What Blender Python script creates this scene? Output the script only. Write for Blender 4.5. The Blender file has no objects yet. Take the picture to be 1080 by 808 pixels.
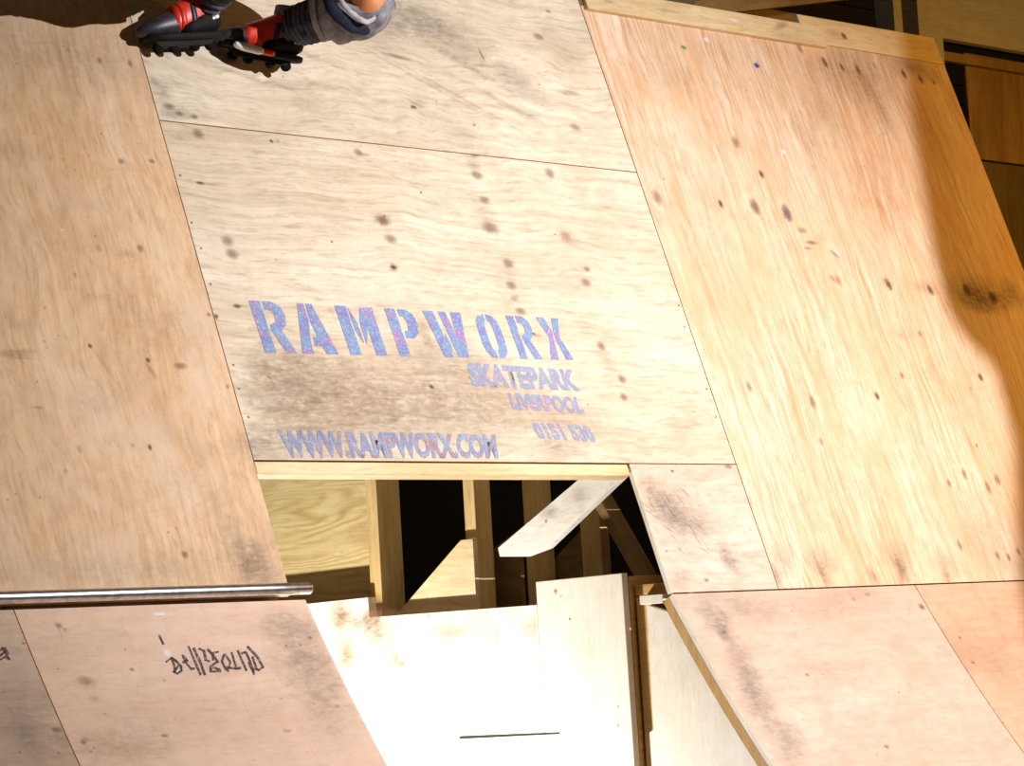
import bpy, bmesh, math, random
from mathutils import Vector, Matrix, noise
random.seed(7)
SC = bpy.context.scene
COL = SC.collection
PI = math.pi

# ------------------------------------------------------------------ camera (fitted: the wall's sheets come out as 2.44 x 1.22 m)
FOC = 3000.0
th, pt, rl = math.radians(43.5), .0987, .0585
Fv = Vector((math.sin(th)*math.cos(pt), math.cos(th)*math.cos(pt), math.sin(pt)))
R0 = Vector((math.cos(th), -math.sin(th), 0)); U0 = R0.cross(Fv)
Rv = R0*math.cos(rl) - U0*math.sin(rl); Uv = U0*math.cos(rl) + R0*math.sin(rl)
CAM = Vector((-7.70466, -7.33774, 1.64056))
Z0 = 1.9                      # height where ramp curve meets the wall
LEAN = math.radians(19.5); SL, CL = math.sin(LEAN), math.cos(LEAN)
def ray(x, y): return Fv*FOC + Rv*(x-540) - Uv*(y-404)

# wall coordinates: u along the wall, v up the leaning face, d outwards
WN = Vector((0, -CL, SL))
def W(u, v, d=0.0): return Vector((u, v*SL, Z0+v*CL)) + WN*d
def wall_uv(px, py):
    r = ray(px, py); t = (W(0,0)-CAM).dot(WN)/r.dot(WN); P = CAM+r*t
    return P.x, (P.z-Z0)/CL
def wall_pt(px, py, off):     # a point hovering off metres in front of the wall face
    r = ray(px, py); t = (W(0,0,off)-CAM).dot(WN)/r.dot(WN); return CAM+r*t
def side(px, py, X):          # (Y, Z) on the plane x = X
    r = ray(px, py); P = CAM+r*((X-CAM.x)/r.x); return P.y, P.z
def back(px, py, Y):          # (X, Z) on the plane y = Y
    r = ray(px, py); P = CAM+r*((Y-CAM.y)/r.y); return P.x, P.z

# lower transition profile, arc length t downwards
def make_prof():
    pts = []; y, z, ang, t = -.012, Z0-.03, math.radians(31.5), 0.0
    while z > 0.012 and t < 7:
        pts.append((t, y, z, ang))
        R = 6.5 if t < .95 else 2.9
        dt = .04; y -= math.sin(ang)*dt; z -= math.cos(ang)*dt; ang = min(ang+dt/R, math.radians(89)); t += dt
    return pts
PROF = make_prof()
def L(u, t, d=0.0):
    t = max(-.06, min(t, PROF[-1][0]-1e-6)); i = max(0, int(t/.04)); i = min(i, len(PROF)-2)
    a, b = PROF[i], PROF[i+1]; k = (t-a[0])/.04
    y = a[1]+(b[1]-a[1])*k; z = a[2]+(b[2]-a[2])*k; an = a[3]+(b[3]-a[3])*k
    return Vector((u, y, z)) + Vector((0, -math.cos(an), math.sin(an)))*d
def low_uv(px, py):
    r = ray(px, py)
    for a, b in zip(PROF, PROF[1:]):
        p = Vector((0, a[1], a[2])); e = Vector((0, b[1]-a[1], b[2]-a[2])); n = e.cross(Vector((1,0,0)))
        P = CAM+r*((p-CAM).dot(n)/r.dot(n)); k = (P-p).dot(e)/e.dot(e)
        if -.02 <= k <= 1.02: return P.x, a[0]+k*.04
    p = PROF[0]; return 0, 0

# ------------------------------------------------------------------ materials
def new_mat(name):
    m = bpy.data.materials.new(name); m.use_nodes = True
    nt = m.node_tree; nt.nodes.clear()
    out = nt.nodes.new('ShaderNodeOutputMaterial'); b = nt.nodes.new('ShaderNodeBsdfPrincipled')
    nt.links.new(b.outputs[0], out.inputs[0]); return m, nt, b, out
def node(nt, typ, **kw):
    n = nt.nodes.new(typ)
    for k, v in kw.items():
        if k.startswith('i_'):
            key = k[2:]; n.inputs[int(key) if key.isdigit() else key].default_value = v
        else: setattr(n, k, v)
    return n
def lk(nt, a, b): nt.links.new(a, b)
def mapping(nt, src, scale, loc=(0,0,0), rot=0):
    m = node(nt, 'ShaderNodeMapping'); m.inputs['Scale'].default_value = scale; m.inputs['Location'].default_value = loc
    m.inputs['Rotation'].default_value = (0,0,rot); lk(nt, src, m.inputs['Vector']); return m.outputs[0]
def nz(nt, vec, scale, detail=3, rough=.5, dist=0):
    n = node(nt, 'ShaderNodeTexNoise'); n.inputs['Scale'].default_value = scale; n.inputs['Detail'].default_value = detail
    n.inputs['Roughness'].default_value = rough; n.inputs['Distortion'].default_value = dist; lk(nt, vec, n.inputs['Vector']); return n.outputs['Fac']
def rampn(nt, fac, stops):
    r = node(nt, 'ShaderNodeValToRGB'); cr = r.color_ramp
    while len(cr.elements) > 1: cr.elements.remove(cr.elements[-1])
    for i, (p, c) in enumerate(stops):
        e = cr.elements[0] if i == 0 else cr.elements.new(p)
        e.position = p; e.color = (c, c, c, 1) if isinstance(c, (int, float)) else (*c, 1)
    lk(nt, fac, r.inputs[0]); return r.outputs[0]
def mth(nt, op, a, b=None, clamp=False):
    m = node(nt, 'ShaderNodeMath', operation=op, use_clamp=clamp)
    for i, v in enumerate((a, b)):
        if v is None: continue
        if isinstance(v, (int, float)): m.inputs[i].default_value = v
        else: lk(nt, v, m.inputs[i])
    return m.outputs[0]
def mixc(nt, fac, a, b, mode='MIX'):
    m = node(nt, 'ShaderNodeMix', data_type='RGBA', blend_type=mode)
    for k, v in ((0, fac), (6, a), (7, b)):
        if isinstance(v, (int, float)): m.inputs[k].default_value = v
        elif isinstance(v, tuple): m.inputs[k].default_value = (*v, 1)
        else: lk(nt, v, m.inputs[k])
    return m.outputs[2]
def srgb(r, g, b):
    f = lambda c: (c/255/12.92) if c/255 <= .04045 else ((c/255+.055)/1.055)**2.4
    return (f(r), f(g), f(b))

def wood(name, base, dark, pale, grain='u', seed=0.0, fig=.5, freq=9.0, blotch=.35, grime=(.3,.25,.2), grime_amt=.25,
         speck=.25, rough=.6, fibre=.35, warp=.5, blot_col=None, use_uv=True, st=(.3, 3.0)):
    m, nt, b, out = new_mat(name)
    tc = node(nt, 'ShaderNodeTexCoord'); src = tc.outputs['UV'] if use_uv else tc.outputs['Object']
    rot = 0 if grain == 'u' else PI/2
    base_v = mapping(nt, src, (1,1,1), (seed*3.1, seed*1.7, seed), rot)
    # slow wandering of the grain
    w = node(nt, 'ShaderNodeTexNoise'); w.inputs['Scale'].default_value = 2.2; w.inputs['Detail'].default_value = 2; lk(nt, base_v, w.inputs['Vector'])
    off = node(nt, 'ShaderNodeVectorMath', operation='SCALE'); lk(nt, w.outputs['Color'], off.inputs[0]); off.inputs['Scale'].default_value = warp*.2
    add = node(nt, 'ShaderNodeVectorMath', operation='ADD'); lk(nt, base_v, add.inputs[0]); lk(nt, off.outputs[0], add.inputs[1])
    v = add.outputs[0]
    # cathedral figure of rotary cut veneer
    h = nz(nt, mapping(nt, v, (st[0], st[1], 1)), 1.6, 2, .45, .1)
    s = mth(nt, 'SINE', mth(nt, 'MULTIPLY', h, freq*6.28))
    s = mth(nt, 'MULTIPLY_ADD', s, .5); nt.nodes[-1].inputs[2].default_value = .5
    band = rampn(nt, s, [(0, 0), (.5, .3), (.9, .9), (1, 1)])
    band = mth(nt, 'MULTIPLY', band, rampn(nt, nz(nt, mapping(nt, v, (.8, 3, 1)), 2.0, 3), [(.35, .15), (.62, 1)]))
    fib = nz(nt, mapping(nt, v, (4, 150, 1)), 1.0, 4, .65)
    fib2 = nz(nt, mapping(nt, v, (1.5, 38, 1)), 1.0, 4, .6)
    c = mixc(nt, rampn(nt, nz(nt, mapping(nt, v, (.8, 1.8, 1)), 1.7, 4, .6), [(.32, 0), (.68, 1)]), base, pale)
    c = mixc(nt, mth(nt, 'MULTIPLY', band, fig), c, dark)
    c = mixc(nt, mth(nt, 'MULTIPLY', rampn(nt, fib2, [(.42, 0), (.68, 1)]), fibre), c, dark)
    c = mixc(nt, mth(nt, 'MULTIPLY', rampn(nt, fib, [(.45, 0), (.7, 1)]), fibre*.8), c, pale)
    dash = nz(nt, mapping(nt, v, (11, 75, 1), (3,1,2)), 1.0, 3, .6, .3)
    c = mixc(nt, mth(nt, 'MULTIPLY', rampn(nt, dash, [(.52, 0), (.70, 1)]), fibre*1.1), c, tuple(x*.78 for x in dark))
    mot = nz(nt, mapping(nt, v, (1, 1.6, 1), (7,1,2)), 12.0, 5, .7, .5)
    c = mixc(nt, mth(nt, 'MULTIPLY', rampn(nt, mot, [(.46, 0), (.66, 1)]), speck*.55), c, tuple(x*.85 for x in dark))
    if blot_col:
        c = mixc(nt, mth(nt, 'MULTIPLY', rampn(nt, nz(nt, mapping(nt, v, (1, 1.5, 1), (5,5,5)), 1.9, 4, .6, .4), [(.48, 0), (.66, 1)]), blotch), c, blot_col)
    g = rampn(nt, nz(nt, mapping(nt, src, (1,1,1), (seed*7+3, 2, 1)), 3.2, 6, .72, .6), [(.5, 0), (.72, 1)])
    c = mixc(nt, mth(nt, 'MULTIPLY', g, grime_amt), c, grime)
    # fine scuffs and specks
    sp = rampn(nt, nz(nt, mapping(nt, src, (1,1,1), (seed,9,1)), 46, 3, .6), [(.62, 0), (.74, 1)])
    sp = mth(nt, 'MULTIPLY', sp, rampn(nt, nz(nt, src, 4.0, 3), [(.4, .1), (.65, 1)]))
    c = mixc(nt, mth(nt, 'MULTIPLY', sp, speck), c, grime)
    sc = rampn(nt, nz(nt, mapping(nt, src, (60, 9, 1), (seed,4,2), .5), 1.0, 3, .6, .5), [(.64, 0), (.76, 1)])
    c = mixc(nt, mth(nt, 'MULTIPLY', sc, speck*.8), c, grime)
    lk(nt, c, b.inputs['Base Color']); b.inputs['Roughness'].default_value = rough
    b.inputs['Specular IOR Level'].default_value = .3
    bp = node(nt, 'ShaderNodeBump'); bp.inputs['Strength'].default_value = .12; bp.inputs['Distance'].default_value = .002
    lk(nt, fib2, bp.inputs['Height']); lk(nt, bp.outputs[0], b.inputs['Normal'])
    return m
def plain(name, col, rough=.5, metal=0.0, var=.15, scale=30, spec=.5):
    m, nt, b, out = new_mat(name); tc = node(nt, 'ShaderNodeTexCoord')
    n = nz(nt, tc.outputs['Object'], scale, 3, .6)
    dk = tuple(x*(1-var) for x in col); lt = tuple(min(1, x*(1+var)) for x in col)
    lk(nt, mixc(nt, rampn(nt, n, [(.3, 0), (.7, 1)]), dk, lt), b.inputs['Base Color'])
    b.inputs['Roughness'].default_value = rough; b.inputs['Metallic'].default_value = metal; b.inputs['Specular IOR Level'].default_value = spec
    return m
def mark_mat(name, soft, rough=.7):
    m, nt, b, out = new_mat(name)
    uv = node(nt, 'ShaderNodeUVMap', uv_map='radial'); at = node(nt, 'ShaderNodeAttribute', attribute_name='tint')
    tc = node(nt, 'ShaderNodeTexCoord')
    ln = node(nt, 'ShaderNodeVectorMath', operation='LENGTH'); lk(nt, uv.outputs[0], ln.inputs[0])
    if soft:
        n = nz(nt, mapping(nt, tc.outputs['UV'], (1,1,1)), 14, 7, .75, .8)
        r = mth(nt, 'ADD', ln.outputs['Value'], mth(nt, 'MULTIPLY', mth(nt, 'SUBTRACT', n, .5), 1.0))
        al = rampn(nt, r, [(.0, 1), (1.0, 0)])
        n2 = nz(nt, mapping(nt, tc.outputs['UV'], (22, 60, 1)), 1, 4, .7, .4)
        al = mth(nt, 'MULTIPLY', al, rampn(nt, n2, [(.3, .3), (.62, 1)]))
    else:
        n = nz(nt, tc.outputs['UV'], 60, 3, .6)
        r = mth(nt, 'ADD', ln.outputs['Value'], mth(nt, 'MULTIPLY', mth(nt, 'SUBTRACT', n, .5), .55))
        al = rampn(nt, r, [(.3, 1), (1.0, 0)])
    al = mth(nt, 'MULTIPLY', al, at.outputs['Alpha'])
    lk(nt, at.outputs['Color'], b.inputs['Base Color']); b.inputs['Roughness'].default_value = rough; b.inputs['Specular IOR Level'].default_value = .2
    lk(nt, al, b.inputs['Alpha']); return m
KNOT = mark_mat('wood_knot', False); SMUDGE = mark_mat('dirt_tone_smudge', True)
def paint_mat(name, c1, c2, c3, cover=.85, scale=55, dark=None):
    m, nt, b, out = new_mat(name); tc = node(nt, 'ShaderNodeTexCoord'); v = tc.outputs['Object']
    c = mixc(nt, rampn(nt, nz(nt, mapping(nt, v, (1,1,1)), 24, 2), [(.42, 0), (.56, 1)]), c1, c2)
    c = mixc(nt, rampn(nt, nz(nt, mapping(nt, v, (1,1,1), (4,4,4)), 19, 3, .6), [(.55, 0), (.62, .9)]), c, c3)
    c = mixc(nt, rampn(nt, nz(nt, mapping(nt, v, (1,1,1), (8,4,4)), 130, 2, .6), [(.55, 0), (.68, .5)]), c, (.75,.72,.7))
    lk(nt, c, b.inputs['Base Color']); b.inputs['Roughness'].default_value = .7; b.inputs['Specular IOR Level'].default_value = .2
    al = rampn(nt, nz(nt, v, scale, 4, .7), [(.3, cover*.45), (.5, cover)])
    lk(nt, al, b.inputs['Alpha']); return m

# ------------------------------------------------------------------ mesh helpers
def finish(bm, name, mats, parent=None, origin=None, smooth=False, bevel=0, label=None, recalc=False):
    me = bpy.data.meshes.new(name)
    if origin is not None: bmesh.ops.translate(bm, vec=-Vector(origin), verts=bm.verts)
    if recalc: bmesh.ops.recalc_face_normals(bm, faces=bm.faces)
    bm.to_mesh(me); bm.free()
    for m in (mats if isinstance(mats, (list, tuple)) else [mats]): me.materials.append(m)
    if smooth: me.polygons.foreach_set('use_smooth', [True]*len(me.polygons))
    o = bpy.data.objects.new(name, me); COL.objects.link(o)
    if parent: o.parent = parent
    if origin is not None:
        o.location = Vector(origin) - (parent.location if parent else Vector())
    elif parent: o.location = -parent.location
    if bevel:
        bv = o.modifiers.new('edge', 'BEVEL'); bv.width = bevel; bv.segments = 2; bv.limit_method = 'ANGLE'; bv.angle_limit = .6
    if label: o['label'] = label
    return o
def tag(o, label, cat, group=None):
    o['label'] = label; o['category'] = cat
    if group: o['group'] = group
    return o
def struct(o): o['kind'] = 'structure'; return o
def thing(name, loc, label, cat, group=None):
    o = bpy.data.objects.new(name, None); COL.objects.link(o); o.location = loc; o.empty_display_size = .1
    return tag(o, label, cat, group)

def uvlayers(bm):
    return bm.loops.layers.uv.get('UVMap') or bm.loops.layers.uv.new('UVMap'), \
           bm.loops.layers.uv.get('radial') or bm.loops.layers.uv.new('radial'), \
           bm.loops.layers.float_color.get('tint') or bm.loops.layers.float_color.new('tint')
def slab(bm, fn, u0, u1, v0, v1, t=.018, nu=1, nv=1, edge_mat=0, holes=None):
    """sheet of thickness t mapped by fn(u, v, d); front at d=0"""
    uv, _, _ = uvlayers(bm); G = {}
    for i in range(nu+1):
        for j in range(nv+1):
            u = u0+(u1-u0)*i/nu; v = v0+(v1-v0)*j/nv
            G[i,j,0] = (bm.verts.new(fn(u, v, 0)), u, v); G[i,j,1] = (bm.verts.new(fn(u, v, -t)), u, v)
    def face(keys, mi=0, duv=0):
        f = bm.faces.new([G[k][0] for k in keys]); f.material_index = mi
        for l, k in zip(f.loops, keys):
            l[uv].uv = (G[k][1]+ (k[2]*t if duv else 0), G[k][2]+(k[2]*t if duv else 0))
        return f
    for i in range(nu):
        for j in range(nv):
            face([(i,j,0),(i+1,j,0),(i+1,j+1,0),(i,j+1,0)]); face([(i,j,1),(i,j+1,1),(i+1,j+1,1),(i+1,j,1)])
    for i in range(nu):
        face([(i,0,0),(i,0,1),(i+1,0,1),(i+1,0,0)], edge_mat, 1); face([(i,nv,0),(i+1,nv,0),(i+1,nv,1),(i,nv,1)], edge_mat, 1)
    for j in range(nv):
        face([(0,j,0),(0,j+1,0),(0,j+1,1),(0,j,1)], edge_mat, 1); face([(nu,j,0),(nu,j,1),(nu,j+1,1),(nu,j+1,0)], edge_mat, 1)
    return bm
_dl = [0]
def disc(bm, fn, u, v, ru, rv, col, alpha, mi, rot=0, clip=None):
    """a mark in the sheet's surface: ellipse mapped on it"""
    uv, rad, tint = uvlayers(bm); _dl[0] += 1; d = .0004+(_dl[0] % 23)*.00005
    N = 20; rings = [0, .5, 1.0]; V = {}
    def place(k, a):
        x, y = k*math.cos(a), k*math.sin(a); xx = x*ru*math.cos(rot)-y*rv*math.sin(rot); yy = x*ru*math.sin(rot)+y*rv*math.cos(rot)
        uu, vv = u+xx, v+yy
        if clip: uu = min(max(uu, clip[0]), clip[1]); vv = min(max(vv, clip[2]), clip[3])
        return bm.verts.new(fn(uu, vv, d)), uu, vv, x, y
    c = place(0, 0)
    R = [[place(k, 2*PI*i/N) for i in range(N)] for k in rings[1:]]
    def face(L_):
        f = bm.faces.new([q[0] for q in L_]); f.material_index = mi
        for l, q in zip(f.loops, L_): l[uv].uv = (q[1], q[2]); l[rad].uv = (q[3], q[4]); l[tint] = (*col, alpha)
    for i in range(N):
        j = (i+1) % N; face([c, R[0][i], R[0][j]]); face([R[0][i], R[1][i], R[1][j], R[0][j]])
def knots(bm, fn, uvf, lst, clip):
    """marks given as (px, py, rx, ry, kind)"""
    kinds = {'k': (srgb(134,104,86), .45, 1), 'd': (srgb(90,66,48), .62, 1), 'f': (srgb(160,122,95), .25, 1),
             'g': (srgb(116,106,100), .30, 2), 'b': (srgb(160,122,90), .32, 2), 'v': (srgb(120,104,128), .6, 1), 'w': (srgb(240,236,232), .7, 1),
             'u': (srgb(40,80,200), .9, 1), 'n': (srgb(90,160,60), .8, 1), 'o': (srgb(60,45,30), .45, 2), 'h':(srgb(146,128,112), .32, 2), 'x': (srgb(70,48,20), .6, 2), 'r': (srgb(150,80,60), .6, 1)}
    for q in lst:
        px, py, rx, ry, kd = q[:5]; rot = q[5] if len(q) > 5 else 0
        u, v = uvf(px, py); col, al, mi = kinds[kd]
        if len(q) > 6: al *= q[6]
        disc(bm, fn, u, v, rx/205*1.12, ry/262*1.12, col, al, mi, rot, clip)

def box(bm, x0, x1, y0, y1, z0, z1):
    uv, _, _ = uvlayers(bm)
    vs = [bm.verts.new((x, y, z)) for x in (x0, x1) for y in (y0, y1) for z in (z0, z1)]
    for q, ax in (((0,1,3,2), 0), ((4,6,7,5), 0), ((0,4,5,1), 1), ((2,3,7,6), 1), ((0,2,6,4), 2), ((1,5,7,3), 2)):
        f = bm.faces.new([vs[i] for i in q])
        for l in f.loops:
            c = l.vert.co
            l[uv].uv = ((c.y, c.z), (c.x, c.z), (c.x, c.y))[ax]
    return bm
def prism_x(bm, pts, x0, x1):
    """polygon given in (y, z) extruded from x0 to x1"""
    uv, _, _ = uvlayers(bm)
    A = [bm.verts.new((x0, y, z)) for y, z in pts]; B = [bm.verts.new((x1, y, z)) for y, z in pts]
    fs = [bm.faces.new(A), bm.faces.new(B[::-1])]
    for f in fs:
        for l in f.loops: l[uv].uv = (l.vert.co.y, l.vert.co.z)
    n = len(pts)
    for i in range(n):
        j = (i+1) % n; f = bm.faces.new([A[i], B[i], B[j], A[j]])
        for l in f.loops: l[uv].uv = (l.vert.co.x, l.vert.co.y+l.vert.co.z)
    bmesh.ops.recalc_face_normals(bm, faces=bm.faces); return bm
def beam(bm, A, B, w, h, up=Vector((0,0,1))):
    A, B = Vector(A), Vector(B); d = (B-A).normalized(); s = d.cross(up).normalized(); n = s.cross(d); uv, _, _ = uvlayers(bm); Ln = (B-A).length
    vs = [bm.verts.new(P + s*(a*w/2)+n*(b*h/2)) for P in (A, B) for a in (-1, 1) for b in (-1, 1)]
    for q in ((0,1,3,2), (4,6,7,5), (0,4,5,1), (2,3,7,6), (0,2,6,4), (1,5,7,3)):
        f = bm.faces.new([vs[i] for i in q])
        for l in f.loops: c = l.vert.co-A; l[uv].uv = (c.dot(d), c.dot(s)+c.dot(n))
    bmesh.ops.recalc_face_normals(bm, faces=bm.faces); return bm
def catmull(P, n):
    out = []; P = [Vector(p) for p in P]
    for i in range(len(P)-1):
        p0 = P[max(i-1,0)]; p1 = P[i]; p2 = P[i+1]; p3 = P[min(i+2, len(P)-1)]
        for k in range(n):
            t = k/n; out.append(.5*((2*p1)+(p2-p0)*t+(2*p0-5*p1+4*p2-p3)*t*t+(3*p1-p0-3*p2+p3)*t**3))
    out.append(P[-1]); return out
def tube(bm, path, radii, seg=20, ripple=0, ripf=1, cap=True, oval=1.0, seed=0, ref=Vector((.3,.2,1))):
    """tube through path; radii interpolated; ripple makes cloth folds"""
    uv, _, _ = uvlayers(bm)
    n = len(path); rings = []; s = None; acc = 0
    for i, p in enumerate(path):
        d = (path[min(i+1,n-1)]-path[max(i-1,0)]).normalized()
        s = (s-d*s.dot(d)).normalized() if s else d.cross(ref).normalized(); t = d.cross(s)
        k = i/(n-1)*(len(radii)-1); a = int(min(k, len(radii)-2)); r = radii[a]+(radii[a+1]-radii[a])*(k-a)
        if i: acc += (p-path[i-1]).length
        ring = []
        for j in range(seg):
            an = 2*PI*j/seg; q = math.cos(an)*s*oval+math.sin(an)*t; rr = r
            if ripple:
                rr += ripple*math.sin(acc*ripf+1.6*math.sin(an+seed)+2.0*noise.noise(Vector((q.x*2+seed, q.y*2, acc*9))))
                rr += ripple*.7*noise.noise((p+q*r)*22+Vector((seed,0,0)))
            v = bm.verts.new(p+q*rr); ring.append(v)
        rings.append((ring, acc))
    for (a, ka), (b, kb) in zip(rings, rings[1:]):
        for j in range(seg):
            k = (j+1) % seg; f = bm.faces.new([a[j], a[k], b[k], b[j]])
            for l, q in zip(f.loops, ((j/seg, ka), ((j+1)/seg, ka), ((j+1)/seg, kb), (j/seg, kb))): l[uv].uv = (q[0]*.4, q[1])
    if cap: bm.faces.new(rings[0][0][::-1]); bm.faces.new(rings[-1][0])
    return bm

# ------------------------------------------------------------------ wood materials
M = {}
M['center'] = wood('pale_weathered_plywood', srgb(208,190,162), srgb(172,146,114), srgb(224,212,190), 'u', 1.3, .16, 14, .35, srgb(140,124,106), .22, .3, warp=.5, fibre=.42, st=(.22,4.5))
M['center_top'] = wood('grey_pale_plywood', srgb(208,192,166), srgb(166,146,118), srgb(228,216,194), 'u', 4.1, .20, 12, .35, srgb(130,120,106), .28, .3, warp=1.0, fibre=.38, st=(.3,4))
M['left'] = wood('amber_plywood', srgb(212,176,134), srgb(186,140,94), srgb(222,192,156), 'v', 2.2, .28, 11, .5, srgb(146,116,92), .30, .6, blot_col=srgb(216,194,168), st=(.2,4), fibre=.42)
M['right'] = wood('strong_grained_plywood', srgb(212,184,152), srgb(190,138,88), srgb(226,210,188), 'v', 7.7, .72, 22, .5, srgb(140,116,94), .20, .4, warp=.45, blot_col=srgb(222,176,134), st=(.16,4.2), fibre=.4)
M['small'] = wood('scuffed_pale_plywood', srgb(204,182,160), srgb(176,148,122), srgb(216,198,180), 'u', 3.3, .16, 9, .35, srgb(138,122,114), .30, .5)
M['low'] = wood('worn_pink_plywood', srgb(214,182,156), srgb(194,154,126), srgb(220,192,170), 'u', 5.3, .08, 6, .5, srgb(156,130,116), .22, .5, fibre=.2, blot_col=srgb(208,178,158))
M['low_far'] = wood('worn_grey_brown_plywood', srgb(192,164,138), srgb(160,130,104), srgb(198,176,154), 'u', 6.9, .08, 6, .5, srgb(136,120,108), .30, .5, fibre=.22)
M['low_right'] = wood('worn_rosy_plywood', srgb(192,166,146), srgb(170,138,114), srgb(204,182,164), 'u', 8.5, .08, 6, .5, srgb(140,118,106), .26, .5, fibre=.22, blot_col=srgb(190,156,132))
M['low_orange'] = wood('worn_orange_plywood', srgb(194,156,128), srgb(170,124,92), srgb(202,168,142), 'u', 9.5, .1, 6, .5, srgb(140,110,88), .22, .5, fibre=.2)
M['edge'] = wood('raw_ply_edge', srgb(206,164,96), srgb(170,120,56), srgb(226,192,130), 'u', 1, .2, 30, grime_amt=.1, speck=.1)
M['batten'] = wood('pale_softwood', srgb(212,188,140), srgb(180,146,92), srgb(226,206,168), 'u', 2, .3, 8, grime_amt=.25, speck=.3)
M['beam'] = wood('yellow_softwood', srgb(216,190,142), srgb(190,152,98), srgb(226,206,164), 'u', 3, .35, 8, grime_amt=.1, speck=.15)
M['stud'] = wood('stud_softwood', srgb(200,172,112), srgb(166,126,62), srgb(212,188,136), 'v', 4, .35, 6, grime_amt=.1, speck=.1, use_uv=True)
M['clad'] = wood('fresh_white_plywood', srgb(240,230,214), srgb(218,194,164), srgb(244,238,226), 'v', 6, .22, 5, grime=srgb(186,140,96), grime_amt=.28, speck=.25, fibre=.2)
M['khaki'] = wood('yellow_plywood_panel', srgb(204,182,126), srgb(158,120,62), srgb(216,200,152), 'u', 12, .6, 16, grime_amt=.1, speck=.1, fibre=.3, warp=.3)
M['brace'] = wood('dusty_white_timber', srgb(238,232,220), srgb(214,202,182), srgb(244,240,232), 'u', 14, .15, 5, grime=srgb(140,130,124), grime_amt=.35, speck=.3)
M['rib'] = wood('brown_rib_timber', srgb(196,152,84), srgb(156,108,44), srgb(210,172,108), 'u', 21, .3, 8)
M['dark'] = wood('dark_old_timber', srgb(120,92,52), srgb(80,56,26), srgb(140,112,70), 'u', 15, .4, 6, grime_amt=.3)
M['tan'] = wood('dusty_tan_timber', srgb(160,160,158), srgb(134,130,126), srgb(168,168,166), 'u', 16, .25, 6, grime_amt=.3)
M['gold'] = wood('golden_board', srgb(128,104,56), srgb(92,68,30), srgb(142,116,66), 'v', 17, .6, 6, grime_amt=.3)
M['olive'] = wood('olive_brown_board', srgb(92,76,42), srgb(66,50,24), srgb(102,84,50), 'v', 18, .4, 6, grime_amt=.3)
M['steel'] = plain('worn_steel', (.62,.61,.62), .28, 1.0, .25, 40)

# ------------------------------------------------------------------ ramp wall sheets
g = .0022
def sheet(name, mat, fn, u0, u1, v0, v1, marks, label, uvf, nu=1, nv=1, t=.018, extra=None, em='edge'):
    bm = bmesh.new(); slab(bm, fn, u0+g, u1-g, v0+g, v1-g, t, nu, nv, edge_mat=3)
    clip = (u0+g, u1-g, v0+g, v1-g); knots(bm, fn, uvf, marks, clip)
    if extra: extra(bm, clip)
    o = finish(bm, name, [mat, KNOT, SMUDGE, M[em]], origin=fn((u0+u1)/2, v0, 0))
    return tag(o, label, 'plywood sheet')
def rnd_marks(n, box_, kd='d', r=(1.1, 2.4), seed=1):
    rn = random.Random(seed); return [(rn.uniform(box_[0], box_[2]), rn.uniform(box_[1], box_[3]), rn.uniform(*r)*.8, rn.uniform(*r)*.9, 'k', 0, rn.uniform(.25,1.1)) for _ in range(n*2//3)]

left_marks = [(q[0], q[1], q[2]*.75, q[3]*.9, *q[4:]) if q[4] in 'kdf' and q[2] < 9 else q for q in [(105,64,3,5,'k'),(137,67,3,5,'k'),(72,53,3,3,'f'),(128,170,4,4,'k'),(160,170,4,3,'k'),(15,160,22,14,'g',0,.5),(104,262,4,5,'f'),(148,262,4,5,'k'),(134,268,12,4,'g',.1,.6),
  (65,243,1.4,1.4,'w'),(79,290,3,4,'f'),(95,365,2.5,3,'d'),(110,385,22,2.5,'g',-1.1,.7),(156,380,3,3,'d'),(160,392,3,12,'f',.4),(190,386,8,4,'k'),(15,372,20,4,'k',.1,.5),(20,377,14,3,'b'),
  (40,430,7,2,'f'),(158,472,2.5,4,'d'),(140,470,3,3,'f'),(69,497,3,3,'f'),(84,474,3,6,'f'),(195,585,4,4,'k'),(275,600,26,34,'g',0,1.1),(268,470,26,22,'g',0,1.0),(150,600,180,22,'g',0,.5),
  (60,60,150,40,'g',0,.55),(170,350,60,40,'b',0,.5),(255,580,14,60,'g',.2,.8),(240,408,2,3,'k'),(220,332,3,3,'k'),(47,325,2,3,'f')] + rnd_marks(26, (0,60,260,600), 'k', (1,2), 3)]
sheet('plywood_sheet', M['left'], W, -4.23, -1.795, .012, 2.42, left_marks,
      'amber plywood sheet forming the left part of the wall above the steel pipe', wall_uv)
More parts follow.
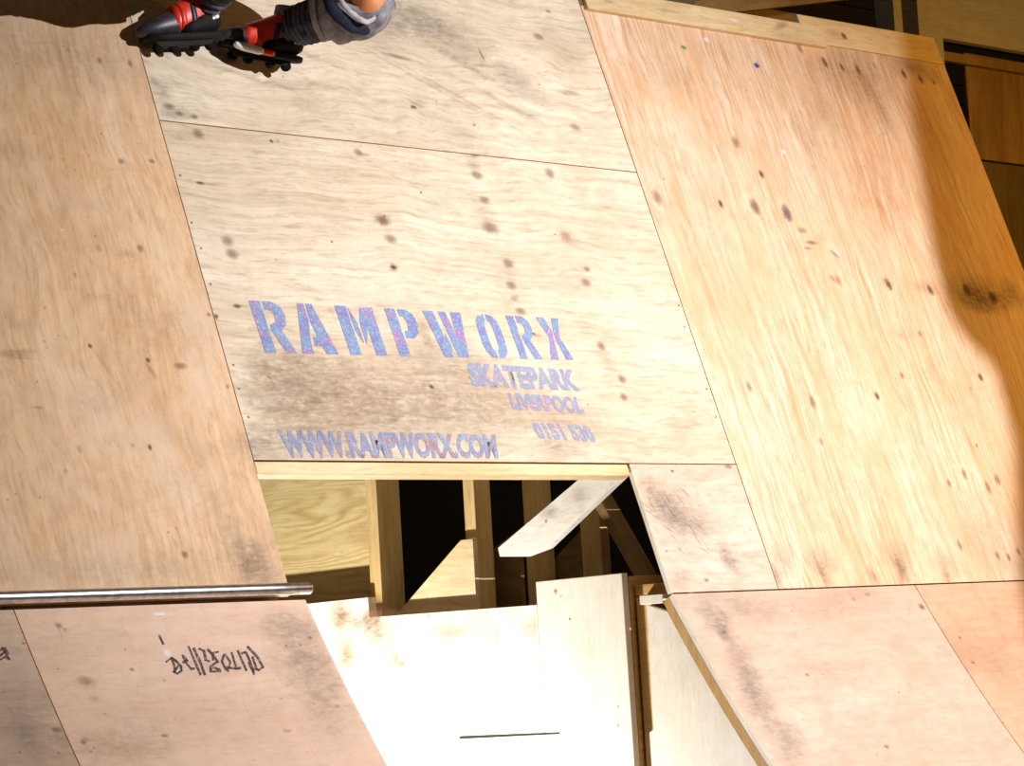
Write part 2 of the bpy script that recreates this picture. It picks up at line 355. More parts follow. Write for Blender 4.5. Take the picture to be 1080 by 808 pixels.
center_marks = [(209,141,5.5,6,'k'),(240,254,6,6,'k'),(245,268,6,6,'k'),(211,193,4,2.2,'d'),(222,194,9,1.5,'f'),(378,161,5,5,'k'),(385,163,7,2,'f'),(403,232,9,8,'k'),(404,233,5,5,'k'),(412,252,7,5.5,'k'),(415,282,5,5,'k'),(415,282,2.5,2.5,'d'),
  (500,163,6,4,'k'),(503,185,7,6,'k'),(500,174,10,14,'g',0,.8),(511,211,6,5,'k'),(510,225,14,26,'g',.1,.7),(517,240,10,8,'k'),(536,278,6.5,6,'k'),(539,301,6,5.5,'k'),(549,328,6,5,'k'),(543,315,6,4,'v',0,.4),(537,290,12,22,'g',0,.6),(580,183,6,7,'k'),
  (596,249,7,7,'f'),(597,250,11,14,'b'),(619,284,4,4,'k'),(618,298,6.5,6,'k'),(612,150,5,3,'f'),(634,365,5,6,'k'),(656,400,5,6,'k'),(658,419,5,5,'k'),(640,380,10,24,'b',.3,.6),(455,408,2.5,3,'d'),(250,323,4,2.5,'d'),(256,323,7,1.6,'f'),(218,310,2,2.4,'d'),(228,334,2.4,3,'d'),
  (445,345,9,14,'b'),(452,362,7,9,'b'),(282,394,11,14,'b'),(562,352,4,1.6,'d'),(566,354,8,2,'f'),
  (330,425,95,46,'b',0,.8),(440,400,130,42,'b',0,.8),(380,440,150,40,'h',0,.8),(520,430,110,40,'h',0,.7),(420,430,170,50,'b',0,.6),(320,390,70,30,'b',0,.6),(300,400,50,40,'h',0,.9),(470,375,60,24,'h',0,.6),(620,450,60,26,'b',0,.6),(590,474,30,12,'g',0,.8),
  (262,470,26,22,'g',0,1.2),(315,470,60,22,'h',0,1.0),(190,145,26,10,'g',0,.5),(730,440,40,40,'b',0,.3),(700,474,70,10,'b',0,.5),(607,300,40,60,'b',0,.35),(286,149,2,2.4,'d'),(293,149,2,2,'f')] + rnd_marks(30, (260,190,740,470), 'k', (1,1.9), 5) + \
  [(x, y, 1.3, 1.5, 'd') for x, y in ((664,180),(190,185),(202,235),(212,262),(222,300),(246,385),(252,410),(262,440),(700,260),(716,322),(722,345),(745,410),(755,440),(444,203),(350,255),(405,228))]
center = sheet('plywood_sheet', M['center'], W, -1.795, .605, .502, 1.815, center_marks,
      'pale plywood sheet with the big blue stencilled lettering above the opening', wall_uv)
top_marks = [(436,113,3.5,2.5,'d'),(440,110,12,6,'g'),(568,39,8,5,'f'),(568,39,6,4,'k',0,.5),(578,12,3.5,2.6,'k'),(600,98,15,4,'k',0,.6),(606,134,6,5,'f'),(606,134,7,6,'g'),(465,33,70,34,'g',-.35,1.1),(430,22,60,26,'g',0,1.0),(545,85,36,22,'g',-.4,1.1),(490,68,60,6,'g',-.45,1.0),(530,108,60,5,'g',-.4,.9),
  (508,58,1.6,9,'k',.2),(420,60,18,3,'k',-.1,.8),(395,40,50,22,'g',0,.7),(185,118,18,8,'g',0,1.3),(178,112,6,4,'d',0,.6),(189,120,4,3,'d',0,.6),(205,123,4,3,'d',0,.6),(172,96,10,16,'g',0,1.0),(161,84,6,6,'g'),(240,74,34,4,'b',-.2,.9),(330,60,60,5,'b',-.2,.6),(290,90,40,4,'h',-.1,.7),(360,95,60,5,'h',-.15,.6),(245,140,3,2,'f'),(500,132,2,2,'k'),(310,110,60,8,'g',-.1,.35),(595,60,30,50,'b',0,.4),
  (480,100,80,3,'b',-.42,.9),(450,88,70,3,'h',-.42,.9)] + rnd_marks(16, (200,80,620,150), 'k', (1,1.8), 8)
sheet('plywood_sheet', M['center_top'], W, -1.795, .605, 1.815, 3.035, top_marks,
      'pale grey-smudged plywood sheet behind the skater, above the stencilled sheet', wall_uv)
right_marks = [(776,150,5,9,'k'),(693,208,6,11,'k'),(760,215,3,6,'d'),(796,218,7,12,'k'),(796,218,5,9,'k',0,.5),(830,225,6,12,'v'),(830,225,7,13,'k',0,.5),(803,184,3.4,6,'d'),(846,243,7,5,'v',0,.6),(856,256,9,3,'v',0,.8),(852,262,6,2,'v',0,.6),(880,268,9,3,'v',-.6,.6),(884,296,5,8,'r',0,.5),(878,294,3,6,'r',.6,.5),
  (790,408,3,7,'k'),(857,424,5,10,'k'),(866,466,3,6,'v',0,.6),(826,160,5,4,'w'),(748,130,18,5,'g',0,.3),(798,69,4,4,'u'),(798,70,2,2,'d'),(745,42,5,4,'w'),(721,50,4,3,'n'),(843,50,4,9,'k',.2),
  (870,66,3.4,9,'d',.2),(888,71,3,7,'d',.2),(905,74,3.2,7,'d',.2),(922,69,3,5,'f'),(953,78,3.8,8,'d',.2),(971,84,3.4,7,'d',.2),(985,87,3,5,'k',.2),(960,70,50,16,'g',-.2,1.3),(900,80,70,40,'b',0,.9),(865,110,30,40,'b',0,.5),(925,110,16,50,'b',.2,.8),
  (937,300,4,9,'d',.2),(981,306,4,8,'d',.2),(935,298,12,13,'b'),(975,303,22,10,'b'),(1020,306,6,9,'d',.3),(1047,314,7,8,'d',.3),(1030,310,50,28,'o',0,1.0),(1040,318,44,18,'o',0,.8),(1068,310,18,22,'o',0,.9),
  (925,418,3.6,6,'d'),(951,396,3,5,'k'),(1034,398,3.6,6,'d'),(970,352,2.4,5,'k'),(950,354,2.4,4,'f'),(1024,410,2,3,'f'),(1017,500,4,8,'k'),(1001,510,3.4,6,'k'),(1042,514,4,9,'k'),(1052,506,4,8,'k'),
  (1012,575,3,9,'k'),(1052,586,3,6,'k'),(1064,588,3,6,'k'),(1074,582,3,6,'k'),(1030,470,2,3,'k'),
  (817,606,7,16,'g',.25,1.6),(826,590,16,20,'g',0,.9),(868,606,9,18,'g',.2,1.4),(866,590,22,18,'g',0,.9),(921,607,6,13,'g',.2,1.5),(952,603,10,20,'g',.2,1.8),(945,585,24,18,'g',0,.9),(999,608,7,12,'g',.2,1.5),(995,592,20,16,'g',0,.7),
  (1040,560,70,70,'h',0,.6),(770,300,30,60,'g',0,.25),(980,140,30,60,'b',0,.6),(850,150,20,50,'g',.2,.4),(700,85,60,30,'b',.2,.4)] + rnd_marks(24, (700,80,1060,600), 'k', (1,2), 11)
sheet('plywood_sheet', M['right'], W, .605, 3.045, -.03, 2.615, right_marks,
      'large right wall sheet with bold streaky orange grain and dark plug marks', wall_uv)
small_marks = [(715,540,30,44,'g',.5,1.2),(700,535,16,34,'g',.6,1.2),(770,590,12,26,'g',.5,1.1),(770,592,8,16,'g',.5,1.0),(745,555,30,20,'g',0,.7),(718,610,18,12,'g',0,.9),(768,492,5,3,'k'),(709,497,2,1.6,'d'),(680,508,12,12,'b'),(745,612,3,3,'k'),(790,520,18,30,'b',0,.4)] + rnd_marks(16, (700,505,800,610), 'k', (1,1.8), 12)
def scribble(bm, clip):
    rn = random.Random(4)
    for i in range(22):
        px, py = rn.uniform(682, 735), rn.uniform(512, 585); u, v = wall_uv(px+.35*(py-540), py)
        disc(bm, W, u, v, rn.uniform(.02,.06), .0035, srgb(130,116,112), .3, 1, rn.uniform(-1.3,-.5), clip)
sheet('plywood_sheet', M['small'], W, 0.0, .605, -.03, .502, small_marks,
      'small scuffed plywood piece between the opening and the right wall sheet', wall_uv, extra=scribble, em='clad')

# curved lower sheets
TL = PROF[-1][0]
def low_sheet(mat, u0, u1, marks, label, extra=None, top=0.0, em='edge'):
    return sheet('plywood_sheet', mat, L, u0, u1, top, TL-.02, marks, label, low_uv, nu=2, nv=90, extra=extra, em=em)
ll = [(62,660,3,3,'k'),(48,646,4,4,'f'),(90,718,6,5,'f'),(91,720,9,6,'b'),(100,737,5,5,'b'),(90,780,4,3,'f'),(88,783,2.4,2.4,'k'),(125,641,3,3,'k'),(139,706,2,2,'k'),(174,776,3,2,'k'),(302,771,4,2.4,'f'),(387,763,2.4,5,'k'),(327,673,2,2,'k'),(356,745,3,2,'f'),
      (168,648,8,2.4,'w'),(176,690,4,6,'w'),(165,665,7,10,'w',0,.3),(320,690,30,50,'g',.4,1.2),(345,740,28,60,'g',.4,.8),(300,660,50,20,'g',0,.6),(120,790,50,20,'b',0,.7),(200,760,120,40,'b',0,.4),(230,700,60,16,'g',0,.5)] + rnd_marks(20, (60,650,370,800), 'k', (1,1.9), 21)
lls = low_sheet(M['low'], -2.875, -1.735, ll, 'peach lower ramp sheet below the steel pipe with black gothic scrawl', top=-.032)
lf = [(20,640,14,6,'g'),(30,780,24,30,'g',0,1.2),(75,780,12,16,'g',0,1.0),(60,770,4,3,'k'),(20,740,40,30,'g',0,.7),(22,646,4,4,'d',0,.5)] + rnd_marks(16, (0,650,80,800), 'k', (1,2), 22)
lfs = low_sheet(M['low_far'], -4.0, -2.875, lf, 'grey-brown lower ramp sheet at the left edge below the steel pipe', top=-.032)
lr = [(765,665,12,26,'g',.5,1.4),(748,650,16,22,'g',.4,1.1),(785,705,16,40,'g',.5,1.3),(800,740,18,44,'g',.5,1.2),(830,780,20,40,'g',.5,1.2),(762,668,6,12,'g',.4,1.2),(905,625,34,9,'k',0,.25),(880,712,60,20,'b',0,.5),(935,788,3,3,'k'),(851,712,2.4,2.4,'k'),(972,640,4,5,'r',0,.9),(915,627,4,3,'f'),(900,632,3,3,'f'),(880,640,120,16,'b',0,.5),(780,640,40,20,'g',0,.7)] + rnd_marks(24, (760,630,1000,800), 'k', (1,1.8), 23)
low_sheet(M['low_right'], 0.0, 1.435, lr, 'rosy lower ramp sheet right of the opening', em='clad')
lo = [(1012,673,2.4,3,'k'),(1026,699,3,2.4,'k'),(1000,690,30,40,'b',0,.8),(1050,700,40,50,'b',0,.7)] + rnd_marks(12, (1000,640,1080,800), 'k', (1,1.8), 24)
low_sheet(M['low_orange'], 1.435, 3.87, lo, 'orange-tinted lower ramp sheet at the bottom right corner')

# ------------------------------------------------------------------ lettering
def to_local(o, P): return P - o.location
def quad_map(TLp, TRp, BRp, BLp, uvf):
    q = [uvf(*p) for p in (TLp, TRp, BRp, BLp)]
    def f(s, t):   # s 0..1 left to right, t 0..1 top to bottom
        a = [q[0][i]*(1-s)+q[1][i]*s for i in (0,1)]; b = [q[3][i]*(1-s)+q[2][i]*s for i in (0,1)]
        return a[0]*(1-t)+b[0]*t, a[1]*(1-t)+b[1]*t
    return f
GL = {  # stencil letters, unit boxes (x right, y down), with the bridges left open
 'R': [[(0,0),(.34,0),(.34,1),(0,1)], [(.42,0),(.70,0),(.94,.10),(1,.28),(.92,.46),(.74,.56),(1,1),(.66,1),(.42,.58),(.42,.46),(.62,.40),(.66,.28),(.60,.18),(.42,.16)]],
 'A': [[(.30,0),(.47,0),(.47,.34),(.33,.78),(.32,1),(0,1)], [(.53,0),(.70,0),(1,1),(.66,1),(.62,.84),(.40,.84),(.44,.66),(.57,.66),(.50,.36)]],
 'M': [[(0,0),(.30,0),(.30,1),(0,1)], [(.34,.02),(.47,.34),(.47,.78),(.34,.5)], [(.53,.34),(.66,.02),(1,0),(1,1),(.70,1),(.70,.42),(.53,.80)]],
 'P': [[(0,0),(.36,0),(.36,1),(0,1)], [(.44,0),(.72,0),(.95,.10),(1,.30),(.94,.50),(.72,.62),(.44,.62),(.44,.48),(.60,.44),(.64,.30),(.58,.17),(.44,.15)]],
 'W': [[(0,0),(.27,0),(.36,.62),(.40,.45),(.46,.75),(.40,1),(.18,1)], [(.40,0),(.60,0),(.68,.55),(.72,.0),(1,0),(.82,1),(.56,1),(.50,.7)]],
 'O': [[(.46,0),(.22,.03),(.04,.16),(0,.4),(0,.66),(.05,.86),(.24,.98),(.46,1),(.46,.84),(.36,.78),(.34,.62),(.34,.36),(.37,.2),(.46,.15)],
       [(.54,0),(.78,.03),(.96,.16),(1,.4),(1,.66),(.95,.86),(.76,.98),(.54,1),(.54,.84),(.64,.78),(.66,.62),(.66,.36),(.63,.2),(.54,.15)]],
 'X': [[(0,0),(.34,0),(.50,.32),(.46,.52),(.36,1),(.02,1),(.28,.48)], [(.66,0),(.98,0),(.74,.44),(1,1),(.68,1),(.53,.55),(.55,.34)]],
}
P_BLUE = paint_mat('blue_violet_spray_paint', srgb(124,134,190), srgb(126,156,196), srgb(168,130,186), .86, 60)
P_FADE = paint_mat('faded_violet_spray_paint', srgb(150,154,198), srgb(150,168,198), srgb(186,156,188), .66, 40)
P_GREY = paint_mat('grey_blue_spray_paint', srgb(134,144,178), srgb(148,160,188), srgb(164,128,152), .8, 50)
P_BLK = paint_mat('black_marker_ink', srgb(70,52,46), srgb(84,64,56), srgb(62,48,50), .9, 40)
def fill_poly(bm, pts3):
    vs = [bm.verts.new(p) for p in pts3]; f = bm.faces.new(vs); return f
def paint_letters(parent, spans, qm, mat, name, lab):
    bm = bmesh.new()
    for ch, s0, s1 in spans:
        for poly in GL[ch]:
            P = [W(*qm(s0+(s1-s0)*x, y), .0018) for x, y in poly]; fill_poly(bm, P)
    bmesh.ops.triangulate(bm, faces=bm.faces)
    bmesh.ops.recalc_face_normals(bm, faces=bm.faces)
    o = finish(bm, name, mat, parent, label=lab); return o
X0, X1 = 262, 590
def sp(ch, a, b): return (ch, (a-X0)/(X1-X0), (b-X0)/(X1-X0))
qm = quad_map((262,317), (590,336), (606,380), (280,372), wall_uv)
paint_letters(center, [sp('R',262,293), sp('A',298,334), sp('M',346,384), sp('P',397,427), sp('W',437,478), sp('O',491,517), sp('R',528,553), sp('X',562,589)], qm, P_BLUE, 'painted_lettering', 'big blue and violet stencil letters RAMPWORX')
def text_poly(parent, fn, body, qm, mat, lab, bold=.02, d=.0018):
    cu = bpy.data.curves.new('lettering', 'FONT'); cu.body = body; cu.offset = bold; cu.resolution_u = 3; cu.space_character = 1.02
    to = bpy.data.objects.new('lettering', cu); COL.objects.link(to)
    dg = bpy.context.evaluated_depsgraph_get(); me = bpy.data.meshes.new_from_object(to.evaluated_get(dg)); bpy.data.objects.remove(to)
    xs = [v.co.x for v in me.vertices]; ys = [v.co.y for v in me.vertices]; a, b, c, e = min(xs), max(xs), min(ys), max(ys)
    for v in me.vertices:
        u, w = qm((v.co.x-a)/(b-a), 1-(v.co.y-c)/(e-c)); v.co = fn(u, w, d)
    me.name = 'painted_lettering'; me.materials.append(mat)
    o = bpy.data.objects.new('painted_lettering', me); COL.objects.link(o); o.parent = parent; o.location = -parent.location; o['label'] = lab
    return o
text_poly(center, W, 'SKATEPARK', quad_map((491,382),(605,390),(613,413),(498,408), wall_uv), P_FADE, 'faded violet stencil line below the big lettering', .06)
text_poly(center, W, 'LIVERPOOL', quad_map((535,414),(612,419),(617,437),(541,432), wall_uv), P_FADE, 'faded shorter violet stencil line', .06)
text_poly(center, W, '0151 530', quad_map((559,445),(621,449),(631,467),(568,463), wall_uv), P_FADE, 'faded stencilled number at the lower right', .06)
text_poly(center, W, 'WWW.RAMPWORX.COM', quad_map((292,453),(522,458),(526,484),(302,483), wall_uv), P_GREY, 'grey-blue stencilled web address', .055)

def strokes(parent, fn, uvf, lst, ox, oy, sc, w, name, lab):
    bm = bmesh.new()
    for st in lst:
        P = [Vector((ox+x/sc, oy+y/sc)) for x, y in st]
        for i, (p, q) in enumerate(zip(P, P[1:])):
            dr = (q-p); n = Vector((-dr.y, dr.x)).normalized()*w*random.uniform(.75,1.15); e = dr.normalized()*w*.5
            pts = [p-n-e, q-n+e, q+n+e, p+n-e]
            f = fill_poly(bm, [fn(*uvf(*c), .0012+.00004*(i % 5)) for c in pts])
    bmesh.ops.recalc_face_normals(bm, faces=bm.faces)
    finish(bm, name, P_BLK, parent, label=lab)
G1 = [[(60,80),(95,150)], [(118,295),(160,262),(200,290),(238,330),(242,368),(208,392),(176,372)], [(160,262),(182,320),(190,380)], [(215,330),(180,380)],
      [(250,240),(275,300),(320,352),(345,350)], [(255,300),(290,285),(262,250)], [(300,170),(350,290),(398,400)], [(342,185),(392,290),(432,400)], [(385,188),(425,205),(440,280),(470,290)],
      [(455,195),(500,240),(540,300)], [(540,215),(490,225),(500,280)], [(540,290),(480,330),(480,375),(560,372)], [(500,340),(555,360)],
      [(590,235),(570,290),(600,350),(625,370)], [(600,235),(640,300),(625,350)], [(650,220),(690,350),(722,345)], [(610,340),(690,352)], [(700,205),(770,365)], [(728,228),(765,215),(800,290),(832,395)],
      [(780,172),(862,258)], [(862,260),(905,340),(870,362),(835,350)], [(820,255),(850,345)], [(790,300),(830,380)]]
strokes(lls, L, low_uv, G1, 160, 660, 7.714, 1.25, 'painted_lettering', 'black gothic marker scrawl')
strokes(lfs, L, low_uv, [[(0,12),(20,2),(34,24)], [(4,30),(26,10)], [(10,0),(38,44)], [(0,46),(22,34),(36,42)]], -1, 683, 3.4, 1.0, 'painted_lettering', 'end of a black marker scrawl')

# ------------------------------------------------------------------ coping, beam, battens
bm = bmesh.new(); pr = .020
pa = [Vector((x, -.022, 1.932)) for x in (-4.2, -3.4, -2.6, -1.9, -1.735)] + [Vector((-1.705, -.03, 1.905)), Vector((-1.70, -.03, 1.905))]
tube(bm, pa[:5], [pr, pr], 28); 
o = finish(bm, 'steel_pipe', M['steel'], origin=(-3, -.022, 1.932), smooth=False, bevel=.006)
for p in o.data.polygons: p.use_smooth = len(p.vertices) == 4
tag(o, 'round steel coping pipe lying across the left ramp below the amber sheet', 'pipe')

bm = bmesh.new(); slab(bm, lambda u, v, d: W(u, v, d), -1.795, -.01, .452, .498, .045, 1, 1)
tag(finish(bm, 'timber_beam', M['beam'], origin=W(-.9, .45), bevel=.003), 'yellow timber beam along the top edge of the dark opening', 'beam')
bm = bmesh.new(); slab(bm, lambda u, v, d: W(u, v, d+.022), .625, 2.16, 2.59, 2.70, .022)
knots(bm, lambda u, v, d: W(u, v, d+.022), wall_uv, [(770,24,10,3,'w'),(700,14,20,4,'g'),(820,30,14,5,'k',.4,.6),(640,5,14,3,'g')], (.625, 2.16, 2.59, 2.70))
tag(finish(bm, 'timber_batten', [M['batten'], KNOT, SMUDGE], origin=W(1.4, 2.59), bevel=.004), 'long pale timber batten along the top of the right wall sheet', 'batten')
bm = bmesh.new(); slab(bm, lambda u, v, d: W(u, v, d), 2.05, 3.045, 2.62, 2.765, .03)
knots(bm, W, wall_uv, [(890,38,4,6,'d',.6),(880,36,14,8,'b')], (2.05, 3.045, 2.62, 2.765))
tag(finish(bm, 'timber_plank', [M['beam'], KNOT, SMUDGE], origin=W(2.5, 2.62), bevel=.004), 'short golden plank above the top right corner of the wall', 'plank')

def plane_box(name, x0, x1, y0, y1, z0, z1, mat):
    bm = bmesh.new(); box(bm, x0, x1, y0, y1, z0, z1); return struct(finish(bm, name, mat, origin=((x0+x1)/2, (y0+y1)/2, z0)))
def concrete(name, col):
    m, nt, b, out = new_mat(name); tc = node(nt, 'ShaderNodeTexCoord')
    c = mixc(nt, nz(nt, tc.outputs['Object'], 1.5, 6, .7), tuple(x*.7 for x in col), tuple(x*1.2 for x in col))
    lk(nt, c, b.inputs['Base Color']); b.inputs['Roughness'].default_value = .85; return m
# ------------------------------------------------------------------ inside the opening: the side of the right-hand ramp
XS = 0.0
def S(px, py, X=.03): return side(px, py, X)
def low_curve(y_from=None):   # the ramp's curve as (y, z) points just behind its skin
    return [(a[1]+.03*math.cos(a[3])+.006, a[2]-.03*math.sin(a[3])-.0) for a in PROF]
# cladding boards, lower edge at the floor
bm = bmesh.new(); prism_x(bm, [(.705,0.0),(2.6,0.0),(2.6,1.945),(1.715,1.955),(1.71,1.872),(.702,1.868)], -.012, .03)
knots(bm, lambda u, v, d: Vector((-.012-d, u, v)), lambda px, py: side(px, py, -.012), [(390,655,20,14,'b',0,2.4),(360,652,20,18,'b',0,2.6),(365,690,16,26,'b',0,2.0),(420,700,30,20,'b',0,1.8),(400,670,40,30,'b',0,1.6),(470,665,30,14,'b',0,1.2),(560,662,14,12,'b',0,1.2),(525,672,1.6,12,'f'),(470,670,60,8,'b',0,.5),(360,634,20,4,'g',0,1.0),(452,650,2,3,'k')], (.705, 2.59, .1, 1.95))  # brown smudges darken the upper-left corner of the board
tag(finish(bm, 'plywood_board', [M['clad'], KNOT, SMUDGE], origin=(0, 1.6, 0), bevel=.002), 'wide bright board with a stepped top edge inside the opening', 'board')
bm = bmesh.new(); prism_x(bm, [(.215,0.0),(.700,0.0),(.700,1.958),(.228,1.962)], -.012, .018)
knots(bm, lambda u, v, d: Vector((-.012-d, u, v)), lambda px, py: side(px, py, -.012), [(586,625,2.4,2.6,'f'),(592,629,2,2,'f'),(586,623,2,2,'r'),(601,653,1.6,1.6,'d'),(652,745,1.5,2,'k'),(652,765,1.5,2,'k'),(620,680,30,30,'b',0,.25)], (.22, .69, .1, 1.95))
tag(finish(bm, 'plywood_board', [M['clad'], KNOT, SMUDGE], origin=(0, .45, 0), bevel=.002), 'tall bright board with straight top edge just left of the narrow gap', 'board')
# slot: finger slit across the boards, its dark inside put on as a black strip
slit = [side(484,780,-.0), side(590,774,-.0)]
# triangular board that follows the curve
pts = [(.125, 0.0), (.125, 1.835), (.115, 1.90)]
cur = [(y+.012, z) for (t, y, z, a) in PROF if z < 1.86]
cur = [(a[1]+.058*math.cos(a[3]), a[2]-.058*math.sin(a[3])) for a in PROF if .05 < a[2] < 1.86]
poly = [(.150, 0.0), (.150, 1.36), (.128, 1.37), (.125, 1.835)] + cur + [(cur[-1][0], 0.0)]
bm = bmesh.new(); prism_x(bm, poly, .004, .028)
tag(finish(bm, 'plywood_board', M['clad'], origin=(0, 0, 0), bevel=.0015), 'bright board cut to the curve, filling the corner between narrow gap and rosy ramp', 'board')
# curved rib under the skin (brown edge)
rib = [(a[1]+.019*math.cos(a[3]), a[2]-.019*math.sin(a[3])) for a in PROF if a[2] > .08]
rib2 = [(a[1]+.055*math.cos(a[3]), a[2]-.055*math.sin(a[3])) for a in PROF if a[2] > .08][::-1]
bm = bmesh.new()
uvlayers(bm); A = rib+rib2; n = len(rib)
for x in (0,):
    V0 = [bm.verts.new((.002, y, z)) for y, z in rib]; V1 = [bm.verts.new((.002, y, z)) for y, z in rib2[::-1]]
    B0 = [bm.verts.new((.045, y, z)) for y, z in rib]; B1 = [bm.verts.new((.045, y, z)) for y, z in rib2[::-1]]
    for i in range(n-1):
        bm.faces.new([V0[i], V0[i+1], V1[i+1], V1[i]]); bm.faces.new([B0[i], B1[i], B1[i+1], B0[i+1]])
        bm.faces.new([V0[i], B0[i], B0[i+1], V0[i+1]]); bm.faces.new([V1[i], V1[i+1], B1[i+1], B1[i]])
    bm.faces.new([V0[0], V1[0], B1[0], B0[0]]); bm.faces.new([V0[-1], B0[-1], B1[-1], V1[-1]])
uvl = bm.loops.layers.uv['UVMap']
for f in bm.faces:
    for l in f.loops: l[uvl].uv = (l.vert.co.z, l.vert.co.y)
tag(finish(bm, 'curved_rib', M['rib'], origin=(0, 0, 0), recalc=True), 'brown curved timber rib under the left edge of the rosy ramp', 'rib')
# studs: (y0, y1, x0, x1, top)
def post(y0, y1, x0, x1, z0, z1, label, mat='stud'):
    bm = bmesh.new(); box(bm, x0, x1, y0, y1, z0, z1)
    return tag(finish(bm, 'timber_post', M[mat], origin=((x0+x1)/2, (y0+y1)/2, z0), bevel=.003), label, 'post')
post(1.675, 1.745, .031, .16, 0, 2.75, 'upright timber post at the right edge of the yellow panel in the opening')
post(1.105, 1.170, .060, .150, 0, 2.62, 'upright timber post with a bright narrow face above the lit triangle of wood')
def post_px(pa, pb, X, label, mat='stud', h=2.5):
    ya = side(*pa, X)[0]; yb = side(*pb, X)[0]; post(min(ya, yb), max(ya, yb), X, X+.05, 0, h, label, mat)
post_px((552,540), (573,540), .32, 'dim upright timber post crossed by the bright diagonal brace')
post_px((612,560), (633,560), .34, 'dim upright timber post just right of the bright diagonal brace')
post(.222, .262, .020, .20, 0, 1.95, 'brown upright timber post just behind the right edge of the tall bright board', 'rib')
post(.125, .206, .034, .16, 0, 1.87, 'brown upright timber post standing in the narrow gap between bright boards', 'rib')
# yellow panel far inside
y0, z0_ = S(278,500,.09); bm = bmesh.new(); prism_x(bm, [(1.765, 0), (3.3, 0), (3.3, 2.8), (1.765, 2.8)], .085, .103)
tag(finish(bm, 'plywood_sheet', M['khaki'], origin=(.09, 2.4, 1.2)), 'yellow wavy-grained plywood panel at the back left of the opening', 'panel')
struct(plane_box('added_void_backing', 1.45, 1.5, .75, 5.9, 0, 3.2, concrete('void_shade_black', (.012,.009,.006))))  # added sheet; near-black colour stands in for the dark inside the ramp
# gusset
g0 = side(424,646,.055); g1 = side(486,574,.055)
sl_ = (g1[1]-g0[1])/(g1[0]-g0[0])
bm = bmesh.new(); prism_x(bm, [(g0[0]+.03, 0), (g0[0]+.03, g0[1]+.03*sl_), (1.172, g0[1]+(1.172-g0[0])*sl_), (1.10, g0[1]+(1.172-g0[0])*sl_), (1.10, 0)], .034, .059)
tag(finish(bm, 'gusset_board', M['batten'], origin=(.05, 1.3, 1.8), bevel=.0015), 'sloping triangular board behind the bright narrow-faced post, its upper corner lit', 'board')
bm = bmesh.new(); q = [side(508,668,.30), side(508,594,.30), side(530,574,.30), side(551,558,.30), side(551,668,.30)]
q[0] = (q[0][0], 0); q[-1] = (q[-1][0], 0); prism_x(bm, q, .28, .30)
tag(finish(bm, 'gusset_board', M['dark'], origin=(.29, q[0][0], 1.8)), 'dim brown board between the two middle posts, below the diagonal brace tip', 'board')
bm = bmesh.new(); q = [side(580,668,.40), side(580,594,.40), side(612,560,.40), side(612,668,.40)]
q[0] = (q[0][0], 0); q[-1] = (q[-1][0], 0); prism_x(bm, q, .40, .42)
tag(finish(bm, 'gusset_board', M['dark'], origin=(.41, q[0][0], 1.8)), 'dim brown board behind the bright board, right of the dim middle post', 'board')
# bright diagonal brace
bp = [side(*p, -.002) for p in ((626,492),(664,495),(577,578),(553,587),(527,587),(525,578))]
bm = bmesh.new(); prism_x(bm, bp, -.002, .034)
knots(bm, lambda u, v, d: Vector((-.002-d, u, v)), lambda px, py: side(px, py, -.002), [(576,550,2,2,'k'),(580,540,12,8,'g',0,1.2),(612,522,12,10,'g',0,1.0)], (.2, .97, 2.06, 2.36))
tag(finish(bm, 'diagonal_brace', [M['brace'], KNOT, SMUDGE], origin=(0, .5, 2.1), bevel=.002), 'bright diagonal timber brace hanging from the top right corner of the opening', 'brace')
bm = bmesh.new(); A = side(636,522,.27); B = side(700,640,.27)
beam(bm, (.27, A[0]+.05, A[1]+.05), (.27, B[0], B[1]), .04, .08, Vector((1,0,0)))
tag(finish(bm, 'diagonal_brace', M['dark'], origin=(.22, A[0], A[1])), 'dim brown diagonal timber running down to the right beside the ramp edge', 'brace')
# blocks at the head of the narrow gap
bm = bmesh.new(); box(bm, .034, .16, .03, .206, 1.875, 1.915)
tag(finish(bm, 'timber_block', M['rib'], origin=(.09, .12, 1.875), bevel=.002), 'brown timber block capping the narrow gap beside the ramp edge', 'block')
bm = bmesh.new(); box(bm, -.004, .03, .03, .150, 1.838, 1.872)
tag(finish(bm, 'timber_block', M['clad'], origin=(.01, .12, 1.838), bevel=.002), 'small white-lit timber block just under the brown block at the gap', 'block')

# the thin slot in the wide board: its shade put on as a raised black strip
bm = bmesh.new(); (ya, za), (yb, zb) = side(485,778,-.012), side(590,773.5,-.012)
prism_x(bm, [(ya, za+.004), (yb, zb+.002), (yb, zb-.003), (ya, za-.006)], -.015, -.0125)
tag(finish(bm, 'slot_strip', plain('slot_shade_black', (.012,.012,.008), .8), origin=(-.013, ya, za)), 'thin black strip standing in for the level slot across the bright boards near the bottom', 'strip')

bm = bmesh.new(); box(bm, -4.2, -1.82, .045, .085, 1.84, 1.93)
tag(finish(bm, 'filler_joist', M['dark'], origin=(-3, .06, 1.84)), 'timber joist directly behind the steel pipe on the left ramp', 'joist')
bm = bmesh.new(); box(bm, .17, 3.0, .045, .085, 1.80, 1.88)  # unseen joist added to stop light leaking through the joint
tag(finish(bm, 'filler_joist', M['stud'], origin=(1.5, .06, 1.8)), 'added timber joist running behind the joint between wall and lower ramp right of the opening', 'joist')
